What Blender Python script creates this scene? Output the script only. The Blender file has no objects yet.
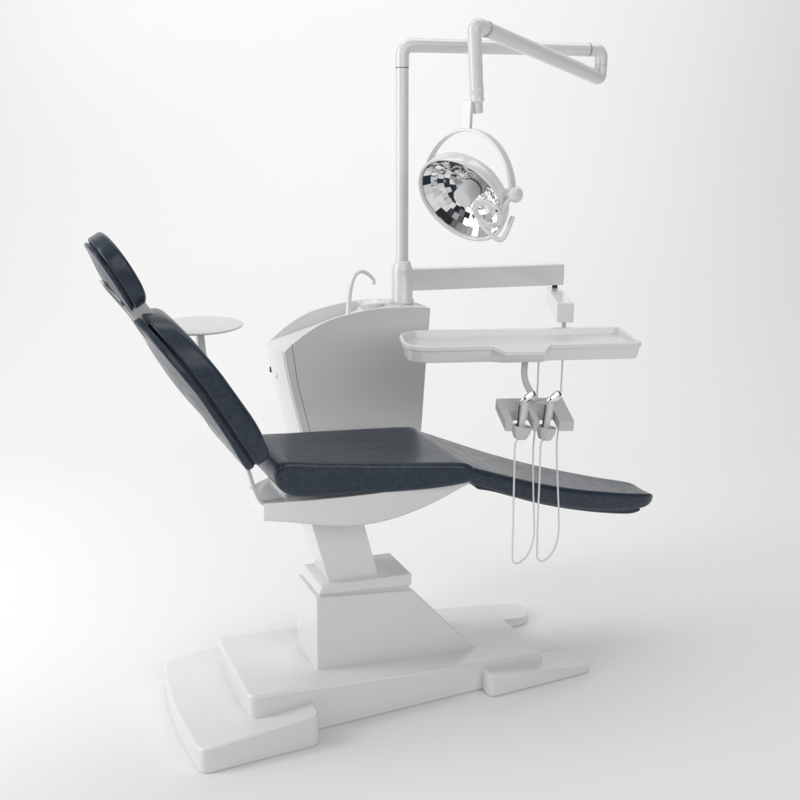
import bpy, bmesh, math, random
from mathutils import Vector, Matrix
random.seed(7)
scene = bpy.context.scene
col = scene.collection
V = Vector
R = math.radians

# ------------------------------------------------------------------ materials
def principled(name, base, rough, metal=0.0, coat=0.0, coat_rough=0.05):
    m = bpy.data.materials.new(name)
    m.use_nodes = True
    b = m.node_tree.nodes['Principled BSDF']
    b.inputs['Base Color'].default_value = (*base, 1)
    b.inputs['Roughness'].default_value = rough
    b.inputs['Metallic'].default_value = metal
    b.inputs['Coat Weight'].default_value = coat
    b.inputs['Coat Roughness'].default_value = coat_rough
    return m, b

def noise_bump(m, b, scale, strength, dist, detail=4, rough_var=None, mottle=None):
    nt = m.node_tree
    tc = nt.nodes.new('ShaderNodeTexCoord')
    n = nt.nodes.new('ShaderNodeTexNoise')
    n.inputs['Scale'].default_value = scale
    n.inputs['Detail'].default_value = detail
    nt.links.new(tc.outputs['Object'], n.inputs['Vector'])
    bp = nt.nodes.new('ShaderNodeBump')
    bp.inputs['Strength'].default_value = strength
    bp.inputs['Distance'].default_value = dist
    nt.links.new(n.outputs['Fac'], bp.inputs['Height'])
    nt.links.new(bp.outputs['Normal'], b.inputs['Normal'])
    if rough_var:
        n2 = nt.nodes.new('ShaderNodeTexNoise')
        n2.inputs['Scale'].default_value = rough_var[0]
        n2.inputs['Detail'].default_value = 6
        nt.links.new(tc.outputs['Object'], n2.inputs['Vector'])
        mr = nt.nodes.new('ShaderNodeMapRange')
        mr.inputs['From Min'].default_value = 0.3
        mr.inputs['From Max'].default_value = 0.7
        mr.inputs['To Min'].default_value = rough_var[1]
        mr.inputs['To Max'].default_value = rough_var[2]
        nt.links.new(n2.outputs['Fac'], mr.inputs['Value'])
        nt.links.new(mr.outputs['Result'], b.inputs['Roughness'])
    if mottle:
        n3 = nt.nodes.new('ShaderNodeTexNoise')
        n3.inputs['Scale'].default_value = mottle[0]
        n3.inputs['Detail'].default_value = 8
        n3.inputs['Roughness'].default_value = 0.7
        nt.links.new(tc.outputs['Object'], n3.inputs['Vector'])
        cr = nt.nodes.new('ShaderNodeValToRGB')
        cr.color_ramp.elements[0].position = 0.32
        cr.color_ramp.elements[0].color = (*mottle[1], 1)
        cr.color_ramp.elements[1].position = 0.68
        cr.color_ramp.elements[1].color = (*mottle[2], 1)
        nt.links.new(n3.outputs['Fac'], cr.inputs['Fac'])
        nt.links.new(cr.outputs['Color'], b.inputs['Base Color'])

WHITE, wb = principled('glossy_white_enamel', (0.77, 0.77, 0.77), 0.20, coat=0.5, coat_rough=0.05)
SATIN, sb = principled('satin_white_plastic', (0.72, 0.72, 0.72), 0.42)
GREY, gb = principled('pale_grey_plastic', (0.62, 0.62, 0.625), 0.34)
LEATHER, lb = principled('navy_leather', (0.022, 0.032, 0.048), 0.36)
lb.inputs['Specular IOR Level'].default_value = 0.28
lb.inputs['Coat Weight'].default_value = 0.16
lb.inputs['Coat Roughness'].default_value = 0.16
noise_bump(LEATHER, lb, 420.0, 0.12, 0.0006, 5, rough_var=(22.0, 0.27, 0.38),
           mottle=(70.0, (0.017, 0.0265, 0.040), (0.038, 0.055, 0.079)))
DARKLEATHER, dl = principled('dark_welt', (0.008, 0.010, 0.014), 0.5)
CHROME, cb = principled('polished_chrome', (0.93, 0.93, 0.94), 0.035, metal=1.0)
MIRROR, mb_ = principled('faceted_mirror', (0.90, 0.90, 0.91), 0.01, metal=1.0)
DARK, db = principled('dark_joint_rubber', (0.03, 0.03, 0.032), 0.5)
RINGM, rgb_ = principled('grey_joint_seal', (0.14, 0.14, 0.145), 0.4)
HOSE, hb = principled('white_silicone_hose', (0.82, 0.82, 0.82), 0.4)
FLOOR, fb = principled('matt_white_backdrop', (0.86, 0.86, 0.86), 0.42)
fb.inputs['Specular IOR Level'].default_value = 0.28

# ------------------------------------------------------------------ helpers
def finish(name, bm, mat, parent=None, smooth=True, bevel=0.0, seg=3, angle=35, mats=None):
    bmesh.ops.recalc_face_normals(bm, faces=bm.faces)
    me = bpy.data.meshes.new(name)
    bm.to_mesh(me); bm.free()
    for m in (mats or [mat]): me.materials.append(m)
    if smooth:
        me.polygons.foreach_set('use_smooth', [True]*len(me.polygons))
    o = bpy.data.objects.new(name, me)
    col.objects.link(o)
    if bevel > 0:
        md = o.modifiers.new('bevel', 'BEVEL')
        md.width = bevel; md.segments = seg; md.limit_method = 'ANGLE'
        md.angle_limit = R(angle); md.harden_normals = True
    elif smooth == 'auto':
        me.set_sharp_from_angle(angle=R(angle))
    if parent:
        o.parent = parent
        o.location = o.location - world_loc(parent)
    return o

def world_loc(o):
    p = V((0, 0, 0))
    while o:
        p += o.location
        o = o.parent
    return p

def thing(name, loc, label, cat, group=None):
    o = bpy.data.objects.new(name, None)
    o.empty_display_size = 0.1
    col.objects.link(o)
    o.location = loc
    o['label'] = label; o['category'] = cat
    if group: o['group'] = group
    return o

def prism(pts3a, pts3b, bm=None):
    """closed solid between two matching outlines"""
    bm = bm or bmesh.new()
    a = [bm.verts.new(p) for p in pts3a]; b = [bm.verts.new(p) for p in pts3b]
    n = len(a)
    for i in range(n):
        j = (i+1) % n
        bm.faces.new((a[i], a[j], b[j], b[i]))
    bm.faces.new(a); bm.faces.new(b[::-1])
    return bm

def prism_xz(pts, y0, y1, bm=None):
    return prism([(x, y0, z) for x, z in pts], [(x, y1, z) for x, z in pts], bm)

def box(cx, cy, cz, sx, sy, sz, bm=None):
    return prism([(cx-sx/2, cy-sy/2, z) if 0 else (cx+a*sx/2, cy+b*sy/2, cz-sz/2) for a, b in ((-1,-1),(1,-1),(1,1),(-1,1))] if 1 else None,
                 [(cx+a*sx/2, cy+b*sy/2, cz+sz/2) for a, b in ((-1,-1),(1,-1),(1,1),(-1,1))], bm)

def catmull(pts, n, closed=False):
    out = []; N = len(pts)
    rng = N if closed else N-1
    for i in range(rng):
        if closed:
            p0, p1, p2, p3 = pts[(i-1) % N], pts[i], pts[(i+1) % N], pts[(i+2) % N]
        else:
            p0, p1, p2, p3 = pts[max(i-1, 0)], pts[i], pts[i+1], pts[min(i+2, N-1)]
        for k in range(n):
            t = k/n
            # centripetal-ish tension
            out.append(tuple(0.5*((2*b) + (c-a)*t + (2*a-5*b+4*c-d)*t*t + (-a+3*b-3*c+d)*t**3) for a, b, c, d in zip(p0, p1, p2, p3)))
    if not closed: out.append(tuple(pts[-1]))
    return out

def sweep(path, radius, seg=20, bm=None, caps=True, flat=None):
    """tube along 3D path; radius number or list; flat=(w,h) gives a rectangular band with 'up' hint y"""
    bm = bm or bmesh.new()
    P = [V(p) for p in path]; N = len(P)
    T = []
    for i in range(N):
        d = (P[min(i+1, N-1)] - P[max(i-1, 0)])
        T.append(d.normalized())
    up = V((0, 1, 0)) if abs(T[0].y) < 0.9 else V((1, 0, 0))
    nrm = (up - T[0]*up.dot(T[0])).normalized()
    rings = []
    for i in range(N):
        nrm = (nrm - T[i]*nrm.dot(T[i])).normalized()
        b = T[i].cross(nrm)
        r = radius[i] if isinstance(radius, (list, tuple)) else radius
        ring = []
        if flat:
            w, h = flat
            for a, c in ((-1,-1),(1,-1),(1,1),(-1,1)):
                ring.append(bm.verts.new(P[i] + nrm*a*w/2 + b*c*h/2))
        else:
            for k in range(seg):
                an = 2*math.pi*k/seg
                ring.append(bm.verts.new(P[i] + (nrm*math.cos(an) + b*math.sin(an))*r))
        rings.append(ring)
    S = len(rings[0])
    for i in range(N-1):
        for k in range(S):
            l = (k+1) % S
            bm.faces.new((rings[i][k], rings[i][l], rings[i+1][l], rings[i+1][k]))
    if caps:
        bm.faces.new(rings[0][::-1]); bm.faces.new(rings[-1])
    return bm

def lathe(prof, mat4=None, seg=48, bm=None, closed=False):
    """prof: (r, h) list revolved about local z"""
    bm = bm or bmesh.new(); mat4 = mat4 or Matrix()
    rings = []
    for r, h in prof:
        if r < 1e-6:
            rings.append([bm.verts.new(mat4 @ V((0, 0, h)))])
        else:
            rings.append([bm.verts.new(mat4 @ V((r*math.cos(2*math.pi*k/seg), r*math.sin(2*math.pi*k/seg), h))) for k in range(seg)])
    pairs = list(zip(rings[:-1], rings[1:]))
    if closed: pairs.append((rings[-1], rings[0]))
    for a, b in pairs:
        for k in range(seg):
            l = (k+1) % seg
            if len(a) == 1 and len(b) == 1: continue
            if len(a) == 1: bm.faces.new((a[0], b[l], b[k]))
            elif len(b) == 1: bm.faces.new((a[k], a[l], b[0]))
            else: bm.faces.new((a[k], a[l], b[l], b[k]))
    return bm

def corner_path(pts, r, n=8):
    """polyline with rounded corners"""
    P = [V(p) for p in pts]; out = [P[0]]
    for i in range(1, len(P)-1):
        a = (P[i-1]-P[i]); b = (P[i+1]-P[i])
        rr = r[i-1] if isinstance(r, (list, tuple)) else r
        ang = a.angle(b); d = min(rr/math.tan(ang/2), a.length*0.49, b.length*0.49)
        p0 = P[i]+a.normalized()*d; p1 = P[i]+b.normalized()*d
        bis = (a.normalized()+b.normalized()).normalized()
        rad = d*math.tan(ang/2)
        c = P[i]+bis*(rad/math.sin(ang/2))
        v0 = p0-c; v1 = p1-c; tot = v0.angle(v1); ax = v0.cross(v1).normalized()
        for k in range(n+1):
            out.append(c + Matrix.Rotation(tot*k/n, 4, ax) @ v0)
    out.append(P[-1])
    return out

def cushion(name, prof, hw, r, mat, parent, wfun=None, crown=0.004, n=8, yc=0.0, sag=None, post=None):
    """upholstered pad: XZ outline carried across y with rounded sides and a slight crown"""
    pts = catmull(prof, n, True); N = len(pts)
    area = sum(pts[i][0]*pts[(i+1) % N][1]-pts[(i+1) % N][0]*pts[i][1] for i in range(N))
    sg = 1 if area > 0 else -1
    nr = []
    for i in range(N):
        dx = pts[(i+1) % N][0]-pts[i-1][0]; dz = pts[(i+1) % N][1]-pts[i-1][1]
        l = math.hypot(dx, dz) or 1
        nr.append((sg*dz/l, -sg*dx/l))
    lay = []
    K = 9
    for k in range(K+1):
        a = math.pi/2*k/K
        lay.append((-(hw-r) - r*math.cos(a), r*(1-math.sin(a))))
    M = 14
    for k in range(1, M):
        s = -1+2*k/M
        lay.append((s*(hw-r), -crown*(1-s*s)))
    for k in range(K, -1, -1):
        a = math.pi/2*k/K
        lay.append(((hw-r) + r*math.cos(a), r*(1-math.sin(a))))
    bm = bmesh.new(); rings = []
    for y, ins in lay:
        ring = []
        for i in range(N):
            x = pts[i][0]-nr[i][0]*ins; z = pts[i][1]-nr[i][1]*ins
            w = wfun(x, z) if wfun else 1
            if sag: z += sag(x, y, z)
            q = (x, yc+y*w, z)
            if post: q = post(q[0], q[1], q[2], y/hw)
            ring.append(bm.verts.new(q))
        rings.append(ring)
    for a, b in zip(rings[:-1], rings[1:]):
        for i in range(N):
            j = (i+1) % N
            bm.faces.new((a[i], a[j], b[j], b[i]))
    for rg in (rings[0], rings[-1]):
        for i in range(N//2-1):
            bm.faces.new((rg[i], rg[i+1], rg[N-2-i], rg[N-1-i]))
        if N % 2:
            bm.faces.new((rg[N//2-1], rg[N//2], rg[N//2+1]))
    return finish(name, bm, mat, parent)

def lerp_tab(tab, t):
    if t <= tab[0][0]: return tab[0][1]
    for (a, va), (b, vb) in zip(tab[:-1], tab[1:]):
        if t <= b: return va+(vb-va)*(t-a)/(b-a)
    return tab[-1][1]
def smooth_tab(tab):
    def f(t):
        # average of nearby samples keeps the piecewise table smooth
        return sum(lerp_tab(tab, t+d)*w for d, w in ((-0.03, 1), (-0.015, 2), (0, 3), (0.015, 2), (0.03, 1)))/9
    return f

# ------------------------------------------------------------------ setting
HEAD = R(66.1)                      # camera heading (from +X)
fh = V((math.cos(HEAD), math.sin(HEAD), 0)); rt = V((math.sin(HEAD), -math.cos(HEAD), 0))
def sweep_backdrop():
    bm = bmesh.new()
    sec = [(-7.0, 0.0), (-2, 0), (2.2, 0.0)]
    rad = 2.6
    for k in range(1, 25):
        a = math.pi/2*k/24
        sec.append((2.2+rad*math.sin(a), rad*(1-math.cos(a))))
    sec.append((2.2+rad, 7.5))
    for u0, u1 in [(-9, 9)]:
        A = [bm.verts.new(fh*d + rt*u0 + V((0, 0, z))) for d, z in sec]
        B = [bm.verts.new(fh*d + rt*u1 + V((0, 0, z))) for d, z in sec]
        for i in range(len(sec)-1):
            bm.faces.new((A[i], B[i], B[i+1], A[i+1]))
    o = finish('studio_backdrop', bm, FLOOR)
    o['kind'] = 'structure'
    return o
sweep_backdrop()

# ------------------------------------------------------------------ dental chair
chair = thing('dental_chair', (0, 0, 0), 'reclined dental patient chair with navy leather cushions on a white stepped pedestal', 'dental chair')

# base platform: wedge that drops towards the feet
def rounded_plan(x0, x1, y0, y1, rl, rr, n=6):
    pts = []
    for cx, cy, r, a0 in ((x1-rr, y0+rr, rr, -90), (x1-rr, y1-rr, rr, 0), (x0+rl, y1-rl, rl, 90), (x0+rl, y0+rl, rl, 180)):
        for k in range(n+1):
            a = R(a0+90*k/n)
            pts.append((cx+r*math.cos(a), cy+r*math.sin(a)))
    return pts
pl = rounded_plan(-0.518, 0.495, -0.2, 0.2, 0.030, 0.010)
ztop = lambda x: 0.168-(x+0.518)*0.0865
bm = prism([(x, y, 0.0) for x, y in pl], [(x, y, ztop(x)) for x, y in pl])
platform = finish('base_platform', bm, WHITE, chair, bevel=0.011, seg=4)

# head-end foot plate, bowed outer edge
out = [(-0.348, -0.274), (-0.334, -0.270), (-0.325, -0.261), (-0.321, -0.247), (-0.321, 0.247), (-0.325, 0.261), (-0.334, 0.270), (-0.348, 0.274)]
edge = catmull([(-0.655, 0.274), (-0.682, 0.262), (-0.698, 0.15), (-0.706, 0.0), (-0.700, -0.15), (-0.690, -0.255), (-0.660, -0.275)], 5)
pts = out + [(x, y) for x, y in edge]
zf = lambda x: 0.078+(x+0.70)*0.068
bm = prism([(x, y, 0.0) for x, y in pts], [(x*0.99-0.003, y*0.99, zf(x)) for x, y in pts])
finish('foot_plate', bm, WHITE, chair, bevel=0.007, seg=4)
# two tapering toes at the leg end
for s in (-1, 1):
    inner = 0.125
    a = [(0.262, 0.235), (0.268, 0.252), (0.285, 0.257), (0.60, 0.255), (0.650, 0.250), (0.664, 0.225), (0.655, 0.165), (0.625, 0.130), (0.58, inner), (0.27, inner)]
    zt = lambda x: 0.078-(x-0.27)*0.138
    bm = prism([(x, s*y, 0.0) for x, y in a], [(x, s*y, max(zt(x), 0.016)) for x, y in a])
    finish('toe', bm, WHITE, chair, bevel=0.008, seg=4)

# pedestal shroud
bm = bmesh.new()
yb, yt = 0.100, 0.094
A = [(-0.272, 0.13), (0.300, 0.085), (0.062, 0.352), (-0.266, 0.391)]
bm = prism([(A[0][0], -yb, A[0][1]), (A[1][0], -yb, A[1][1]), (A[2][0], -yt, A[2][1]), (A[3][0], -yt, A[3][1])],
           [(A[0][0], yb, A[0][1]), (A[1][0], yb, A[1][1]), (A[2][0], yt, A[2][1]), (A[3][0], yt, A[3][1])])
ped = finish('pedestal', bm, WHITE, chair, bevel=0.005, seg=4)
# recessed neck line and upper collar
bm = prism_xz([(-0.252, 0.384), (0.050, 0.346), (0.050, 0.372), (-0.252, 0.400)], -0.083, 0.083)
finish('pedestal_neck', bm, SATIN, chair, bevel=0.002)
bm = prism_xz([(-0.258, 0.398), (0.058, 0.369), (0.060, 0.410), (-0.246, 0.424)], -0.090, 0.090)
finish('pedestal_collar', bm, WHITE, chair, bevel=0.005, seg=3)
# lift arm
bm = prism_xz([(-0.208, 0.395), (-0.044, 0.40), (-0.115, 0.68), (-0.285, 0.70)], -0.068, 0.068)
finish('lift_arm', bm, WHITE, chair, bevel=0.003)
# seat pan (boat)
pan = [(-0.447, 0.765), (-0.449, 0.705)] + [p for p in catmull([(-0.449, 0.705), (-0.370, 0.686), (-0.294, 0.667), (-0.217, 0.650), (-0.137, 0.643), (-0.023, 0.653), (0.078, 0.675), (0.163, 0.704), (0.215, 0.728)], 5)][1:] + [(0.20, 0.742), (-0.088, 0.742)]
def panw(x):
    u = min(max((x+0.418)/0.40, 0), 1)
    return 0.075+0.105*(1-(1-u)**2.2)
bot = smooth_tab([(-0.4175, 0.663), (-0.349, 0.660), (-0.282, 0.651), (-0.217, 0.643), (-0.170, 0.639), (-0.137, 0.6385), (-0.09, 0.640), (-0.023, 0.648), (0.03, 0.659), (0.078, 0.671), (0.12, 0.685), (0.163, 0.701), (0.215, 0.726)])
topz = smooth_tab([(-0.4155, 0.721), (-0.35, 0.729), (-0.25, 0.736), (-0.15, 0.739), (0.12, 0.741), (0.22, 0.739)])
bm = bmesh.new(); rings = []
for k in range(41):
    x = -0.4165+(0.212+0.4165)*k/40
    w = panw(x); zb = bot(x); zt = max(topz(x), zb+0.006)
    r = min(0.012, (zt-zb)*0.3)
    sec = [(-w, zt), (-w, zb+r), (-w+r*0.3, zb+r*0.3), (-w+r, zb), (w-r, zb), (w-r*0.3, zb+r*0.3), (w, zb+r), (w, zt)]
    rings.append([bm.verts.new((x, y, z)) for y, z in sec])
for a, b in zip(rings[:-1], rings[1:]):
    for i in range(8):
        j = (i+1) % 8
        bm.faces.new((a[i], a[j], b[j], b[i]))
bm.faces.new(rings[0]); bm.faces.new(rings[-1][::-1])
panob = finish('seat_pan', bm, WHITE, chair, smooth='auto', angle=50)
lin = [(-0.345, 0.722), (-0.352, 0.738), (-0.33, 0.765), (-0.20, 0.756), (0.14, 0.745), (0.15, 0.735)]
bm = prism([(x, -max(panw(x)-0.035, 0.05), z) for x, z in lin], [(x, max(panw(x)-0.035, 0.05), z) for x, z in lin])
finish('pan_liner', bm, SATIN, chair, bevel=0.006)
# back hinge strut
y = -0.060
path = catmull([(-0.515, y, 0.940), (-0.480, y, 0.882), (-0.457, y, 0.832), (-0.442, y, 0.776), (-0.424, y, 0.728), (-0.402, y, 0.708)], 5)
bm = sweep(path, 0, flat=(0.020, 0.011))
finish('hinge_strut', bm, GREY, chair, bevel=0.003, smooth=True)

# seat cushion, narrower towards the back
def seatw(x, z):
    return (0.145+0.070*min(max((x+0.377)/0.56, 0), 1)**0.8)/0.215
def sitsag(x, y, z):
    k = min(max((z-0.79)/0.03, 0), 1)
    return -0.006*k*math.exp(-((x+0.02)/0.2)**2)*max(0, 1-(y/0.2)**2)
seat = cushion('seat_cushion', [(-0.350, 0.864), (-0.269, 0.854), (-0.123, 0.838), (0.034, 0.821), (0.150, 0.808), (0.192, 0.800), (0.215, 0.784), (0.220, 0.760), (0.200, 0.740),
      (0.099, 0.733), (-0.028, 0.736), (-0.182, 0.744), (-0.290, 0.750), (-0.350, 0.759), (-0.384, 0.783), (-0.397, 0.813), (-0.395, 0.841), (-0.379, 0.860)],
      0.215, 0.018, LEATHER, chair, wfun=seatw, crown=0.000, sag=sitsag)
# leg rest, tapering like a tongue
def legw(x, z):
    t = min(max((x-0.23)/0.80, 0), 1)
    w = (0.215-0.150*t)/0.215
    if x > 0.97: w *= 1-0.25*min((x-0.97)/0.055, 1)**2
    return w
leg = cushion('leg_cushion', [(0.205, 0.783), (0.250, 0.771), (0.313, 0.745), (0.482, 0.677), (0.660, 0.617), (0.850, 0.563), (0.973, 0.533), (1.012, 0.521), (1.027, 0.505), (1.007, 0.488), (0.929, 0.486), (0.758, 0.519), (0.573, 0.576), (0.398, 0.644), (0.274, 0.703), (0.205, 0.737)],
      0.215, 0.017, LEATHER, chair, wfun=legw, crown=-0.002)
legsh = cushion('leg_shell', [(0.235, 0.722), (0.30, 0.700), (0.50, 0.615), (0.70, 0.547), (0.90, 0.493), (0.950, 0.483), (0.945, 0.472), (0.88, 0.478), (0.70, 0.528), (0.50, 0.598), (0.30, 0.684), (0.235, 0.708)],
      0.198, 0.005, LEATHER, chair, wfun=legw, crown=0)

# back and head rests are laid out in their own frame: t runs up the back, o runs out of its face
def TO(pts): return [(-0.51*t+0.86*o, 0.86*t+0.51*o) for t, o in pts]
def pad(name, tc, hb, nb, ht, ntp, hw, front, back, rf, rb, mat, parent, shear=0.0):
    """pad with a rounded plan outline; front(t, rho) and back(t, rho) give its two faces"""
    K = 96
    outl = []
    for k in range(K):
        a = 2*math.pi*k/K
        c, d = math.cos(a), math.sin(a)
        n = ntp if c > 0 else nb
        h = ht if c > 0 else hb
        outl.append((math.copysign(abs(c)**(2/n), c)*h, math.copysign(abs(d)**(2/n), d)*hw, h))
    rings = []
    def ring(inset, fn):
        r = []
        for ct, cy, h in outl:
            r.append(fn(tc+ct*(1-inset/h), cy*(1-inset/hw)))
        rings.append(r)
    bm = bmesh.new()
    def P3(t, y, o):
        if shear and t > tc: t = t + shear*max(0, front(t, 1)-o)*((t-tc)/ht)**3
        return bm.verts.new((-0.51*t+0.86*o, y, 0.86*t+0.51*o))
    for q in [i/9 for i in range(1, 9)]:
        rings.append([P3(tc+ct*q*(1-rf/h), cy*q*(1-rf/hw), front(tc+ct*q, q)) for ct, cy, h in outl])
    for i in range(8):
        a = math.pi/2*i/7
        ring(rf*(1-math.sin(a)), lambda t, y: P3(t, y, front(t, 1)-rf*(1-math.cos(a))))
    for i in range(7, -1, -1):
        a = math.pi/2*i/7
        ring(rb*(1-math.sin(a)), lambda t, y: P3(t, y, back(t, 1)+rb*(1-math.cos(a))))
    for q in [i/9 for i in range(8, 0, -1)]:
        rings.append([P3(tc+ct*q*(1-rb/h), cy*q*(1-rb/hw), back(tc+ct*q, q)) for ct, cy, h in outl])
    for a, b in zip(rings[:-1], rings[1:]):
        for i in range(K):
            j = (i+1) % K
            bm.faces.new((a[i], a[j], b[j], b[i]))
    c0 = P3(tc, 0, front(tc, 0)); c1 = P3(tc, 0, back(tc, 0))
    for i in range(K):
        j = (i+1) % K
        bm.faces.new((c0, rings[0][j], rings[0][i])); bm.faces.new((c1, rings[-1][i], rings[-1][j]))
    return finish(name, bm, mat, parent)

gro = smooth_tab([(0.94, 0.058), (0.975, 0.052), (1.01, 0.0465), (1.05, 0.046), (1.092, 0.0479), (1.242, 0.0541), (1.402, 0.0432), (1.50, 0.0353), (1.55, 0.034)])
bfr = smooth_tab([(0.94, 0.094), (0.975, 0.099), (1.02, 0.107), (1.093, 0.1175), (1.197, 0.1200), (1.30, 0.1150), (1.40, 0.107), (1.46, 0.100), (1.52, 0.094)])
bcl = smooth_tab([(0.93, 0.033), (0.99, 0.028), (1.05, 0.019), (1.12, 0.0135), (1.208, 0.0075), (1.29, 0.0045), (1.374, 0.004), (1.47, 0.011), (1.52, 0.016)])
pad('back_cushion', 1.27, 0.293, 8, 0.188, 2.5, 0.206, lambda t, q: bfr(t)+0.002*(1-q*q), lambda t, q: gro(t)+0.0025, 0.016, 0.008, LEATHER, chair, shear=0.7)
def bshell(t, q):
    e = gro(t)-0.022-0.005*min(max((1.09-t)/0.10, 0), 1)
    return e+(min(bcl(t), e)-e)*(1-q*q)
pad('back_shell', 1.27, 0.287, 9, 0.222, 2.5, 0.203, lambda t, q: gro(t)-0.0025, bshell, 0.005, 0.006, LEATHER, chair)
pad('back_welt', 1.27, 0.288, 8, 0.190, 2.5, 0.196, lambda t, q: gro(t)+0.006, lambda t, q: gro(t)-0.006, 0.002, 0.002, DARKLEATHER, chair)

groh = smooth_tab([(1.45, 0.031), (1.51, 0.0325), (1.551, 0.0345), (1.6175, 0.0395), (1.70, 0.0415), (1.76, 0.0415)])
hfr = smooth_tab([(1.47, 0.062), (1.52, 0.0725), (1.54, 0.0785), (1.58, 0.0855), (1.64, 0.0895), (1.70, 0.0895), (1.735, 0.087), (1.78, 0.083)])
hcl = smooth_tab([(1.47, 0.034), (1.5146, 0.0276), (1.5536, 0.0146), (1.6126, 0.0113), (1.676, 0.0176), (1.7206, 0.0300), (1.76, 0.036)])
pad('headrest_cushion', 1.615, 0.098, 3.0, 0.113, 2.6, 0.125, lambda t, q: hfr(t)+0.001*(1-q*q), lambda t, q: groh(t)+0.002, 0.012, 0.006, LEATHER, chair)
def hshell(t, q):
    e = groh(t)-0.013
    return e+(min(hcl(t), e)-e)*(1-q*q)
pad('headrest_shell', 1.613, 0.095, 3.0, 0.110, 2.6, 0.121, lambda t, q: groh(t)-0.002, hshell, 0.004, 0.005, LEATHER, chair)
pad('headrest_welt', 1.613, 0.089, 3.0, 0.104, 2.6, 0.116, lambda t, q: groh(t)+0.005, lambda t, q: groh(t)-0.005, 0.0015, 0.0015, DARKLEATHER, chair)
# headrest bracket: blade up the back of the headrest and a thicker neck between the two pads
def TO3(pts): return [(x, 0, z) for x, z in TO(pts)]
bm = sweep(catmull(TO3([(1.618, 0.0085), (1.600, 0.0075), (1.560, 0.0115), (1.510, 0.0160), (1.460, 0.0150), (1.400, 0.0170)]), 6), 0, flat=(0.060, 0.008))
finish('headrest_bracket', bm, GREY, chair, bevel=0.003, smooth=True)
bm = sweep(catmull(TO3([(1.540, 0.042), (1.510, 0.043), (1.475, 0.045), (1.420, 0.052)]), 5), 0, flat=(0.072, 0.054))
finish('headrest_neck', bm, GREY, chair, bevel=0.014, smooth=True)

# ------------------------------------------------------------------ cabinet with spittoon
cab = thing('spittoon_cabinet', (0.1, 0.46, 0.56), 'tall pale tapering dental cabinet with arched top, carrying spout and rinse bowl, behind the seat', 'cabinet')
Y0, Y1 = 0.38, 0.56
left = catmull([(-0.197, 1.062), (-0.190, 1.010), (-0.178, 0.940), (-0.160, 0.855), (-0.142, 0.775), (-0.117, 0.655), (-0.100, 0.570)], 3)
right = [(0.288, 0.560), (0.297, 0.640), (0.309, 0.740), (0.323, 0.946), (0.341, 1.169)]
arc = catmull([(0.341, 1.169), (0.300, 1.175), (0.226, 1.180), (0.132, 1.182), (0.033, 1.171), (-0.057, 1.150), (-0.140, 1.106), (-0.197, 1.062)], 4)
shelf_x = 0.128
def zshelf(x): return 1.064+(x+0.197)*0.262
deck = [p for p in arc if p[0] > shelf_x+0.004]
body_out = left + right + deck[1:] + [(shelf_x, zshelf(shelf_x)+0.0)] + [(-0.05, zshelf(-0.05))]
bm = bmesh.new(); rings = []
layers = []
rr = 0.03
for k in range(13):
    s = k/12
    layers.append(Y0+0.006+(Y1-Y0-0.012)*s)
for y in layers:
    s = (y-Y0)/(Y1-Y0)
    bul = 0.026*(1-(2*s-1)**2)
    ed = min(y-Y0, Y1-y)
    rin = rr*(1-math.sqrt(max(0, 1-(1-min(ed/rr, 1))**2)))
    ring = []
    for x, z in body_out:
        if x < -0.06 or (x, z) in left: xx = x - bul
        elif x > 0.27: xx = x - rin*0.5
        else: xx = x
        ring.append(bm.verts.new((xx, y, z)))
    rings.append(ring)
N = len(body_out)
for a, b in zip(rings[:-1], rings[1:]):
    for i in range(N):
        j = (i+1) % N
        bm.faces.new((a[i], a[j], b[j], b[i]))
bm.faces.new(rings[0]); bm.faces.new(rings[-1][::-1])
body = finish('cabinet_body', bm, SATIN, cab, smooth='auto', angle=30)
full = left + right + arc[1:-1]
seam = [(-0.170, 1.0855), (-0.153, 0.945), (-0.114, 0.775), (-0.088, 0.655), (-0.070, 0.566)]
strip_pts = left + [(x-0.0009, z) for x, z in seam[::-1]]
bm = prism_xz(strip_pts, Y0-0.004, Y0+0.008)
finish('edge_strip', bm, SATIN, cab, bevel=0.0008, seg=2)
cover = [(x+0.0009, z) for x, z in seam] + right + [p for p in arc[1:-1] if p[0] > -0.165]
bm = prism_xz(cover, Y0-0.004, Y0+0.008)
finish('front_cover', bm, SATIN, cab, bevel=0.0010, seg=2)
bm = prism_xz(full, Y1-0.008, Y1+0.004)
finish('side_panel', bm, SATIN, cab, bevel=0.0025, seg=3)
# latch slot on the bowed head-end side, cap beside it
bm = box(-0.2065, 0.505, 0.974, 0.010, 0.009, 0.020)
finish('latch_slot', bm, DARK, cab, bevel=0.002)
m4 = Matrix.Translation((-0.205, 0.450, 0.968)) @ Matrix.Rotation(R(-90), 4, 'Y')
bm = lathe([(0, 0), (0.013, 0), (0.013, 0.005), (0.010, 0.007), (0, 0.007)], m4, 24)
finish('side_button', bm, WHITE, cab, smooth='auto')
# bracket that carries it on the chair
bm = prism_xz([(0.00, 0.585), (0.17, 0.585), (0.17, 0.665), (0.00, 0.675)], 0.182, 0.37)
finish('mounting_bracket', bm, SATIN, cab, bevel=0.006)
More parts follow.
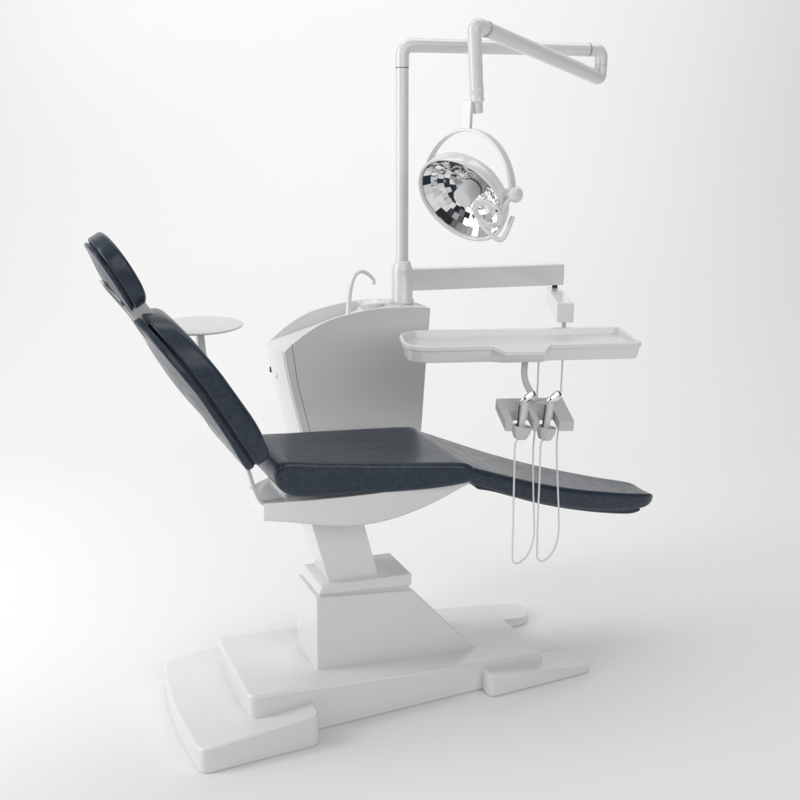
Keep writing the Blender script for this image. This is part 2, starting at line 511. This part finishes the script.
# spout
sp = catmull([(0.058, 0.455, 1.118), (0.066, 0.455, 1.206), (0.072, 0.455, 1.245), (0.086, 0.455, 1.285), (0.110, 0.455, 1.302), (0.136, 0.455, 1.292), (0.155, 0.455, 1.274), (0.160, 0.455, 1.262), (0.1585, 0.455, 1.252)], 6)
rad = [0.0092 - 0.0042*(i/(len(sp)-1)) for i in range(len(sp))]
spout = finish('spout', sweep(sp, rad, 20), WHITE, cab, smooth='auto', angle=50)
bm = lathe([(0, -0.03), (0.022, -0.03), (0.021, 0.0), (0.014, 0.010), (0.0105, 0.022), (0, 0.022)], Matrix.Translation((0.059, 0.455, 1.130)), 28)
finish('spout_collar', bm, WHITE, spout, smooth='auto')
# bowl
bm = lathe([(0, -0.030), (0.018, -0.030), (0.026, -0.022), (0.044, -0.006), (0.053, 0.008), (0.055, 0.012), (0.0535, 0.014), (0.050, 0.011), (0.040, 0.000), (0.022, -0.008), (0, -0.010)],
           Matrix.Translation((0.148, 0.455, 1.181)) @ Matrix.Scale(0.92, 4), 48)
bowl = finish('rinse_bowl', bm, WHITE, cab)
bm = lathe([(0, 0), (0.007, 0), (0.006, 0.002), (0, 0.002)], Matrix.Translation((0.148, 0.455, 1.1727)), 16)
finish('drain', bm, CHROME, bowl)
bm = lathe([(0, 0), (0.009, 0), (0.009, 0.004), (0, 0.005)], Matrix.Translation((0.243, 0.405, 1.176)), 20)
finish('deck_button', bm, GREY, cab)

# ------------------------------------------------------------------ operating light on its pole
PX, PY = 0.273, 0.470
light = thing('operating_light', (PX, PY, 1.17), 'round mirrored operating lamp hanging from the tall white folding pole', 'operating lamp')
RP = 0.0225
bm = sweep([(PX, PY, 1.16), (PX, PY, 1.972)], RP, 40)
finish('pole', bm, WHITE, light, smooth='auto')
bm = lathe([(0, -0.003), (0.0232, -0.003), (0.0232, 0.0), (0, 0.0)], Matrix.Translation((PX, PY, 1.975)), 40)
finish('joint_ring', bm, RINGM, light, smooth='auto')
path = corner_path([(PX, PY, 1.975), (PX, PY, 2.045), (1.005, PY, 2.045)], 0.055, 14)
finish('upper_arm', sweep(path, 0.0235, 40), WHITE, light, smooth='auto')
bm = lathe([(0, -0.0015), (0.0238, -0.0015), (0.0238, 0.0015), (0, 0.0015)], Matrix.Translation((1.007, PY, 2.045)) @ Matrix.Rotation(R(90), 4, 'Y'), 40)
finish('joint_ring', bm, RINGM, light, smooth='auto')
E2 = V((0.442, 0.200, 2.083))
S2 = V((1.058, PY, 1.948))
d2 = (E2-S2).normalized()
path = corner_path([(1.009, PY, 2.045), (1.064, PY, 2.045), (1.064, PY, 1.944), S2 + d2*0.035], [0.045, 0.030], 12)
finish('elbow', sweep(path, 0.0235, 40), WHITE, light, smooth='auto')
zz = V((0, 0, 1)).rotation_difference(d2).to_matrix().to_4x4()
bm = lathe([(0, -0.002), (0.0246, -0.002), (0.0246, 0.002), (0, 0.002)], Matrix.Translation(S2+d2*0.035) @ zz, 40)
finish('joint_ring', bm, GREY, light, smooth='auto')
bm = lathe([(0, -0.0015), (0.0242, -0.0015), (0.0242, 0.0015), (0, 0.0015)], Matrix.Translation((1.064, PY, 1.992)), 40)
finish('joint_ring', bm, GREY, light, smooth='auto')
finish('spring_arm', sweep([S2+d2*0.037, E2-d2*0.004], 0.0250, 40), WHITE, light, smooth='auto')
bm = lathe([(0, -0.004), (0.0262, -0.004), (0.0262, 0.004), (0, 0.004)], Matrix.Translation(E2-d2*0.001) @ zz, 40)
finish('joint_ring', bm, GREY, light, smooth='auto')
DZ = V((0.415, 0.200, 1.838))
path = corner_path([E2+d2*0.003, E2+d2*0.062, V((0.410, 0.190, 1.905)), ], 0.05, 12)
path2 = corner_path([E2+d2*0.003, V((0.388, 0.180, 2.100)), V((0.409, 0.195, 1.905))], 0.048, 14)
drop = finish('drop_tube', sweep(path2, 0.0225, 40), WHITE, light, smooth='auto')
dd = (V((0.419, 0.200, 1.835))-V((0.409, 0.195, 1.905))).normalized()
zd = V((0, 0, 1)).rotation_difference(dd).to_matrix().to_4x4()
bm = lathe([(0, 0), (0.0235, 0), (0.0245, 0.004), (0.0225, 0.008), (0.0220, 0.034), (0.0240, 0.038), (0.0215, 0.043), (0.0170, 0.046), (0.0165, 0.078), (0, 0.078)],
           Matrix.Translation((0.409, 0.195, 1.906)) @ zd, 36)
finish('swivel_sleeve', bm, WHITE, drop, smooth='auto')
# flat hanger blade
C0 = V((0.361, 0.198, 1.553))                 # centre of the lamp opening
ndir = V((-0.759, -0.363, -0.541)).normalized()
ax = V((0.43, -0.90, 0)).normalized()         # horizontal pivot axis of the yoke
YC = C0 - ndir*0.030 + V((0.004, 0, 0.012))
top = YC + V((0, 0, 0.196))
hb0 = V((top.x+0.002, top.y, top.z+0.088))
M = Matrix.Identity(4)
side = V((0.80, -0.55, 0)).normalized(); nrm = V((0, 0, 1)).cross(side)
def oriented_box(c, a, b, cc, sa, sb, sc, bm=None):
    A, B, Cc = a*sa/2, b*sb/2, cc*sc/2
    q = ((-1,-1),(1,-1),(1,1),(-1,1))
    return prism([c+A*i+B*j-Cc for i, j in q], [c+A*i+B*j+Cc for i, j in q], bm)
bm = oriented_box((hb0+top)/2 + V((-0.004, 0, 0)), V((0.90, 0.43, 0)).normalized(), V((0.43, -0.90, 0)).normalized(), V((0.05, 0, 1)).normalized(), 0.014, 0.037, 0.094)
finish('hanger_blade', bm, WHITE, light, bevel=0.002)
# yoke: flat half hoop
path = []
for k in range(49):
    a = math.pi*k/48
    path.append(YC + ax*math.cos(a)*0.181 + V((0, 0, 1))*math.sin(a)*0.196)
bm = bmesh.new(); rings = []
hoopn = ax.cross(V((0, 0, 1))).normalized()
for k, p in enumerate(path):
    a = math.pi*k/48
    rad_ = (ax*math.cos(a)+V((0, 0, 1))*math.sin(a)).normalized()
    w = 0.030; h = 0.010
    rings.append([bm.verts.new(p+hoopn*w/2*i+rad_*h/2*j) for i, j in ((-1,-1),(1,-1),(1,1),(-1,1))])
for a, b in zip(rings[:-1], rings[1:]):
    for i in range(4):
        j = (i+1) % 4
        bm.faces.new((a[i], a[j], b[j], b[i]))
bm.faces.new(rings[0]); bm.faces.new(rings[-1][::-1])
yoke = finish('yoke', bm, WHITE, light, bevel=0.003, angle=50)
# pivots
for s in (-1, 1):
    q = V((0, 0, 1)).rotation_difference(ax*s).to_matrix().to_4x4()
    bm = lathe([(0, -0.03), (0.018, -0.03), (0.020, 0.004), (0.024, 0.008), (0.026, 0.020), (0.020, 0.030), (0.010, 0.034), (0, 0.035)] if s == 1 else [(0, -0.03), (0.014, -0.03), (0.014, 0.004), (0.010, 0.008), (0, 0.009)],
               Matrix.Translation(YC+ax*s*0.178) @ q, 32)
    finish('pivot_knob', bm, WHITE, yoke, smooth='auto')
# lamp head frame: local z = ndir
ey = ax; ex = ey.cross(ndir).normalized()
HS = 0.93
F = Matrix(((ex.x, ey.x, ndir.x, C0.x), (ex.y, ey.y, ndir.y, C0.y), (ex.z, ey.z, ndir.z, C0.z), (0, 0, 0, 1))) @ Matrix.Scale(HS, 4)
bm = lathe([(0, -0.112), (0.05, -0.108), (0.10, -0.096), (0.145, -0.074), (0.166, -0.052), (0.173, -0.034), (0.175, -0.012), (0.177, -0.001), (0.1755, 0.003), (0.170, 0.003), (0.166, -0.001),
            (0.165, -0.014), (0.161, -0.042), (0.135, -0.066), (0.09, -0.084), (0, -0.098)], F, 96)
head = finish('lamp_housing', bm, WHITE, light)
# faceted reflector
bm = bmesh.new()
nr_, na = 7, 72
bowlz = lambda r: -0.010-0.075*(1-(r/0.163)**2)**0.8 if r < 0.163 else -0.010
for i in range(nr_):
    r0 = 0.030+0.133*i/nr_; r1 = 0.030+0.133*(i+1)/nr_
    na = 13 + 5*i
    off = random.random()
    for k in range(na):
        a0 = 2*math.pi*(k+off)/na; a1 = 2*math.pi*(k+1+off)/na
        ta, tb = random.gauss(0, 0.0008), random.gauss(0, 0.0008)
        cs = []
        for (r, a, u, v) in ((r0, a0, -1, -1), (r1, a0, 1, -1), (r1, a1, 1, 1), (r0, a1, -1, 1)):
            cs.append(bm.verts.new(F @ V((r*math.cos(a), r*math.sin(a), bowlz(r)+ta*u+tb*v+0.001))))
        f = bm.faces.new(cs)
me_f = bm
finish('reflector', bm, MIRROR, head, smooth=False)
# central bulb cover
bm = lathe([(0, -0.085), (0.036, -0.085), (0.037, -0.022), (0.034, -0.017), (0, -0.016)], F @ Matrix.Translation((0.0, 0, 0.008)), 48)
finish('bulb_cover', bm, SATIN, head, smooth='auto')
# grip ring and bars
RC = C0 + ndir*0.030 + ax*0.120 + V((0.006, 0, -0.016))
FR = F @ Matrix.Scale(1/HS, 4); FR.translation = RC
bm = lathe([(0.038, -0.006), (0.053, -0.006), (0.056, 0.0), (0.053, 0.006), (0.038, 0.006), (0.035, 0.0)], FR, 64, closed=True)
ring = finish('grip_ring', bm, WHITE, head, smooth='auto', angle=40)
bm = sweep([RC+ax*0.042-ndir*0.004, YC+ax*0.176], 0, flat=(0.030, 0.012))
finish('grip_bracket', bm, WHITE, head, bevel=0.003)
dwn = (ex if ex.z < 0 else -ex)
hx_ = V((0.914, -0.405, 0)); hz_ = V((0.111, 0.251, 0.962))
gp = [RC + hx_*a*0.00325 - hz_*b*0.00325 + ndir*0.004 for a, b in ((-8, 6), (-2, 14), (9, 23.5), (15, 24), (20, 16), (25.5, 2))]
finish('grip_bar', sweep(catmull(gp, 5), 0.0078, 14), WHITE, ring, smooth='auto')
for q in (RC+ax*0.046+ndir*0.0055-dwn*0.02, ):
    bm = lathe([(0, 0), (0.004, 0), (0.004, 0.002), (0, 0.002)], Matrix.Translation(q) @ F.to_3x3().to_4x4(), 12)
    finish('screw', bm, DARK, ring)

# ------------------------------------------------------------------ delivery unit
du = thing('instrument_tray', (PX, PY, 1.17), 'long shallow white instrument tray hung from the flat swinging arm above the leg rest', 'instrument tray')
bm = lathe([(0.0235, 0.0), (0.042, 0.0), (0.043, 0.004), (0.042, 0.011), (0.038, 0.016), (0.038, 0.118), (0.037, 0.124), (0.0335, 0.130), (0.033, 0.138), (0.027, 0.148), (0.0235, 0.150)],
           Matrix.Translation((PX, PY, 1.1785)), 56)
finish('collar', bm, WHITE, du, smooth='auto', angle=40)
A0 = V((PX+0.028, PY-0.004, 0)); A1 = V((0.890, 0.400, 0))
ad = (A1-A0).normalized(); an = V((-ad.y, ad.x, 0))
def arm_slab(p0, p1, zb0, zt0, zb1, zt1, w):
    q = [(p0, zb0), (p1, zb1), (p1, zt1), (p0, zt0)]
    return prism([p-an*w/2+V((0, 0, z)) for p, z in q], [p+an*w/2+V((0, 0, z)) for p, z in q])
bm = arm_slab(A0, A1, 1.222, 1.299, 1.213, 1.291, 0.046)
finish('swing_arm', bm, WHITE, du, bevel=0.004)
# link
l0 = V((0.872, 0.425, 1.160)); l1 = V((0.628, -0.0386, 1.160))
ld = (l1-l0).normalized(); ln = V((-ld.y, ld.x, 0))
def link_box():
    bm = bmesh.new(); rings = []
    for p, zb, zt, w in ((l0-ld*0.012, 1.147, 1.198, 0.044), (l0+ld*0.03, 1.142, 1.202, 0.048), (l1-ld*0.04, 1.170, 1.235, 0.053), (l1, 1.171, 1.237, 0.054)):
        rings.append([bm.verts.new(V((p.x, p.y, 0))+ln*i*w/2+V((0, 0, z))) for i, z in ((-1, zb), (1, zb), (1, zt), (-1, zt))])
    for a, b in zip(rings[:-1], rings[1:]):
        for i in range(4):
            bm.faces.new((a[i], a[(i+1) % 4], b[(i+1) % 4], b[i]))
    bm.faces.new(rings[0]); bm.faces.new(rings[-1][::-1])
    return bm
finish('link_arm', link_box(), WHITE, du, bevel=0.004)
bm = lathe([(0, 0), (0.010, 0), (0.010, 0.02), (0, 0.02)], Matrix.Translation((0.868, 0.408, 1.196)), 20)
finish('link_pivot', bm, DARK, du, smooth='auto')
# tray
T0 = V((0.246, 0.232, 0))                                # middle of the head end
th = math.atan2(-0.236, 0.700); tx = V((math.cos(th), math.sin(th), 0)); ty = V((-tx.y, tx.x, 0))
TL, TW = 0.792, 0.262
ZR, ZB = 1.100, 1.040
tc0 = V((0.226, 0.236, 0)) - tx*0.057
def tp(u, v, z): return tc0 + tx*u + ty*v + V((0, 0, z))
def tray_outline(ins, bay):
    """plan outline in tray coords, counter clockwise from front-left, with the handle bay on the near edge"""
    hwd = TW/2-ins; L0 = ins; L1 = TL-ins
    pts = []
    def corner(cx, cy, r, a0, n=7):
        for k in range(n+1):
            a = R(a0+90*k/n); pts.append((cx+r*math.cos(a), cy+r*math.sin(a)))
    rf = max(0.092-ins, 0.02); rs = max(0.020-ins*0.5, 0.006)
    corner(L0+rf, -hwd+rf, rf, 180, 12)
    b = bay
    pts.extend([(0.287, -hwd), (0.325, -hwd-b), (0.456, -hwd-b), (0.482, -hwd)])
    corner(L1-rs, -hwd+rs, rs, 270)
    corner(L1-rs, hwd-rs, rs, 0)
    corner(L0+rf, hwd-rf, rf, 90, 12)
    return pts
def tray_mesh():
    bm = bmesh.new()
    secs = [(0.020, ZB, 0.006), (0.013, ZB+0.003, 0.020), (0.009, ZB+0.012, 0.026), (0.005, ZR-0.020, 0.033), (0.004, ZR-0.018, 0.033), (0.000, ZR-0.015, 0.038), (0.0, ZR-0.004, 0.039), (0.002, ZR-0.001, 0.038), (0.004, ZR, 0.036)]
    inn = [(0.009, ZR, -0.001), (0.012, ZR-0.002, -0.001), (0.017, ZR-0.024, -0.001), (0.030, ZR-0.028, -0.001)]
    rings = []
    for ins, z, b in secs:
        rings.append([bm.verts.new(tp(u, v, z-(0.011 if (z > ZR-0.03 and 0.30 < u < 0.47 and v < -0.1) else 0))) for u, v in tray_outline(ins, b)])
    for ins, z, b in inn:
        rings.append([bm.verts.new(tp(u, v, z)) for u, v in tray_outline(ins, 0.0)])
    N = len(rings[0])
    for a, b in zip(rings[:-1], rings[1:]):
        for i in range(N):
            j = (i+1) % N
            bm.faces.new((a[i], a[j], b[j], b[i]))
    bm.faces.new(rings[0][::-1]); bm.faces.new(rings[-1])
    return bm
tray = finish('tray', tray_mesh(), WHITE, du, smooth='auto', angle=32)
# hanger post from the link down to the tray
bm = lathe([(0, 0), (0.008, 0), (0.008, 0.062), (0, 0.062)], Matrix.Translation((0.783, 0.206, 1.076)), 20)
finish('tray_post', bm, GREY, du, smooth='auto')
# curved strap to holder block
sp = catmull([(0.535, 0.045, 1.050), (0.530, 0.042, 1.020), (0.527, 0.036, 0.985), (0.533, 0.028, 0.955), (0.548, 0.020, 0.925), (0.556, 0.005, 0.905)], 6)
finish('strap', sweep(sp, 0, flat=(0.008, 0.022)), GREY, du, bevel=0.002)
# holder block: sloping plate with two open cups
hx = (V((0.667, -0.06, 0.834))-V((0.394, -0.06, 0.898))); 
B0 = V((0.417, 0.03, 0.921)); B1 = V((0.676, 0.03, 0.896)); F1 = V((0.676, -0.05, 0.832)); F0 = V((0.412, -0.05, 0.865))
dz = V((0, 0.004, -0.036))
bm = bmesh.new()
def strip(fr0, fr1, back=1.0):
    a0 = B0.lerp(B1, fr0); a1 = B0.lerp(B1, fr1); f0 = F0.lerp(F1, fr0); f1 = F0.lerp(F1, fr1)
    f0 = a0.lerp(f0, back); f1 = a1.lerp(f1, back)
    return [a0, a1, f1, f0]
def slab(q, bm): return prism(q, [p+dz for p in q], bm)
for fr0, fr1, bk in ((0.0, 0.105, 1.0), (0.105, 0.40, 0.55), (0.40, 0.485, 1.0), (0.485, 0.775, 0.55), (0.775, 1.0, 1.0)):
    slab(strip(fr0, fr1, bk), bm)
bmesh.ops.remove_doubles(bm, verts=bm.verts, dist=0.0003)
blk = finish('holder_block', bm, GREY, du, bevel=0.002)
cups = []
for (cx, cz) in ((0.467, 0.822), (0.562, 0.807)):
    bm = bmesh.new()
    m4 = Matrix.Translation((cx, -0.055, cz)) @ Matrix.Rotation(R(9), 4, 'Y') @ Matrix.Rotation(R(22.5), 4, 'Z')
    lathe([(0.010, -0.024), (0.022, -0.020), (0.031, 0.000), (0.033, 0.022), (0.029, 0.023), (0.024, 0.004), (0.010, -0.010)], m4, 8, bm, closed=True)
    c = finish('cup', bm, GREY, blk, smooth=True, bevel=0.002, angle=30)

# ------------------------------------------------------------------ handpieces
def handpiece(base, topp, tip, loop, label):
    t = thing('dental_handpiece', base, label, 'dental handpiece', 'handpieces resting in the two cups')
    base = V(base); topp = V(topp); tip = V(tip)
    d = (topp-base).normalized()
    q = V((0, 0, 1)).rotation_difference(d).to_matrix().to_4x4(); L = (topp-base).length
    bm = lathe([(0, -0.012), (0.006, -0.012), (0.009, 0.0), (0.0115, 0.02), (0.0120, L-0.016), (0.0110, L-0.003), (0.006, L), (0, L)], Matrix.Translation(base) @ q, 32)
    g = finish('grip', bm, SATIN, t, smooth='auto')
    # slim dark-jacketed tube alongside the grip
    offv = V((-0.022, -0.002, -0.004))
    finish('side_tube', sweep([base+offv*0.6+d*0.004, topp+offv*0.95-d*0.004], 0.0022, 12), DARK, t, smooth='auto')
    # chrome head: teardrop lying across the top, pointing down to the tip
    hd = (topp-tip); hd.z *= 0.8; hd = (V((0.040, 0.0, 0.021))).normalized()
    c = topp + V((0.008, -0.004, 0.015))
    qq = V((0, 0, 1)).rotation_difference(hd).to_matrix().to_4x4()
    bm = lathe([(0, -0.030), (0.003, -0.029), (0.007, -0.022), (0.0125, -0.009), (0.0165, 0.004), (0.0165, 0.016), (0.012, 0.025), (0.005, 0.030), (0, 0.0305)], Matrix.Translation(c) @ qq @ Matrix.Scale(0.8, 4, (0, 1, 0)), 10)
    finish('chrome_head', bm, CHROME, t, smooth='auto', angle=25)
    bm = sweep([c-hd*0.026, tip.lerp(c-hd*0.026, 0.45), tip], [0.0042, 0.0030, 0.0018], 10)
    finish('nozzle', bm, CHROME, t, smooth='auto')
    finish('hose', sweep(catmull(loop, 8), 0.0031, 10), HOSE, t, smooth='auto')
    return t
yl = -0.06
handpiece((0.463, -0.055, 0.828), (0.484, -0.045, 0.922), (0.440, -0.06, 0.926),
          [(0.452, yl, 0.800), (0.443, yl, 0.780), (0.443, yl, 0.66), (0.445, yl, 0.50), (0.446, yl, 0.385), (0.451, yl, 0.366), (0.464, yl, 0.357), (0.484, yl, 0.362), (0.508, yl, 0.384), (0.524, yl, 0.425), (0.529, yl+0.002, 0.480),
           (0.540, -0.025, 0.60), (0.568, 0.030, 0.72), (0.582, 0.046, 0.80), (0.586, 0.046, 0.95), (0.586, 0.046, 1.02), (0.586, 0.046, 1.062)],
          'dental handpiece in the cup nearer the backrest, chrome head and looping hose')
handpiece((0.557, -0.055, 0.813), (0.583, -0.045, 0.910), (0.520, -0.06, 0.916),
          [(0.548, yl, 0.785), (0.541, yl, 0.765), (0.541, yl, 0.66), (0.541, yl, 0.50), (0.543, yl, 0.378), (0.549, yl, 0.356), (0.562, yl, 0.347), (0.584, yl, 0.352), (0.608, yl, 0.376), (0.623, yl, 0.418), (0.627, yl+0.002, 0.480),
           (0.637, -0.025, 0.60), (0.662, 0.030, 0.72), (0.677, 0.046, 0.80), (0.680, 0.046, 0.95), (0.680, 0.046, 1.02), (0.680, 0.046, 1.062)],
          'dental handpiece in the cup farther from the backrest, chrome head and looping hose')

# final size and place of the tray group: its hoses hang clear of the near side of the leg rest
GS = 0.94; GT = V((-0.072, -0.1702, 0.111))
def settle(o):
    for v in o.data.vertices: v.co = v.co*GS + GT
    for c in o.children: settle(c)
bpy.context.view_layer.update()
for o in list(du.children):
    if o.name.split('.')[0] in ('tray', 'tray_post', 'strap', 'holder_block'): settle(o)
for h in [o for o in col.objects if o.name.startswith('dental_handpiece')]:
    h.location = h.location*GS + GT
    for c in h.children:
        c.location = -h.location
        settle(c)

# ------------------------------------------------------------------ assistant's round tray
rtb = thing('round_side_tray', (-0.50, 0.27, 1.17), 'small round pale tray on a slim stem behind the backrest', 'side tray')
bm = lathe([(0, 0.0), (0.128, 0.0), (0.135, 0.003), (0.136, 0.006), (0.134, 0.008), (0.128, 0.0075), (0, 0.0065)], Matrix.Translation((-0.502, 0.27, 1.194)), 80)
finish('disc', bm, SATIN, rtb, smooth='auto')
bm = lathe([(0, -0.009), (0.032, -0.009), (0.040, -0.002), (0.040, 0.001), (0, 0.001)], Matrix.Translation((-0.502, 0.27, 1.193)), 40)
finish('mounting_plate', bm, SATIN, rtb, smooth='auto')
st = catmull([(-0.502, 0.27, 1.186), (-0.500, 0.27, 1.15), (-0.494, 0.27, 1.09), (-0.468, 0.27, 1.005), (-0.424, 0.27, 0.917), (-0.366, 0.27, 0.815), (-0.300, 0.27, 0.735), (-0.18, 0.27, 0.655), (-0.05, 0.27, 0.625), (0.02, 0.27, 0.625)], 6)
finish('stem', sweep(st, 0, flat=(0.026, 0.024)), SATIN, rtb, bevel=0.005, smooth=True)

# ------------------------------------------------------------------ lights
def area(name, loc, target, sx, sy, power, colr=(1, 1, 1)):
    l = bpy.data.lights.new(name, 'AREA'); l.shape = 'RECTANGLE'; l.size = sx; l.size_y = sy; l.energy = power; l.color = colr
    o = bpy.data.objects.new(name, l); col.objects.link(o)
    o.location = loc
    o.rotation_euler = (V(target)-V(loc)).to_track_quat('-Z', 'Y').to_euler()
    return o
area('key_softbox', (-3.8, 0.5, 1.45), (0.0, 0.1, 0.7), 2.3, 2.0, 50)
area('overhead_softbox', (1.3, 1.2, 4.8), (2.1, 4.2, 1.2), 5.0, 2.6, 98)
area('backdrop_softbox', (-3.6, 0.9, 3.4), (-2.0, 3.8, 2.2), 2.2, 2.2, 104)
area('front_softbox', (0.4, -4.8, 3.4), (0.1, 0.3, 0.8), 5.6, 3.8, 132)

# dim studio: brighter towards the lit backdrop, nearly black behind the camera
w = bpy.data.worlds.new('World'); scene.world = w; w.use_nodes = True
nt = w.node_tree; bg = nt.nodes['Background']
tc = nt.nodes.new('ShaderNodeTexCoord')
dt = nt.nodes.new('ShaderNodeVectorMath'); dt.operation = 'DOT_PRODUCT'
dt.inputs[1].default_value = V((-0.35, 0.75, 0.56)).normalized()
nt.links.new(tc.outputs['Generated'], dt.inputs[0])
mr = nt.nodes.new('ShaderNodeMapRange')
mr.inputs['From Min'].default_value = -0.35; mr.inputs['From Max'].default_value = 0.45
mr.inputs['To Min'].default_value = 0.03; mr.inputs['To Max'].default_value = 0.46
nt.links.new(dt.outputs['Value'], mr.inputs['Value'])
nt.links.new(mr.outputs['Result'], bg.inputs['Strength'])
bg.inputs['Color'].default_value = (1, 1, 1, 1)

# ------------------------------------------------------------------ camera
cam = bpy.data.cameras.new('camera'); co = bpy.data.objects.new('camera', cam); col.objects.link(co)
cam.sensor_width = 36; cam.lens = 1031*36/800
cam.clip_end = 100
co.location = (-1.2, -2.837, 1.85)
co.rotation_euler = (math.pi/2-math.atan(294/1031), 0, HEAD-math.pi/2)
scene.camera = co

scene.render.engine = 'CYCLES'
scene.view_settings.view_transform = 'Standard'
scene.view_settings.look = 'None'
scene.view_settings.exposure = 0
scene.view_settings.gamma = 1
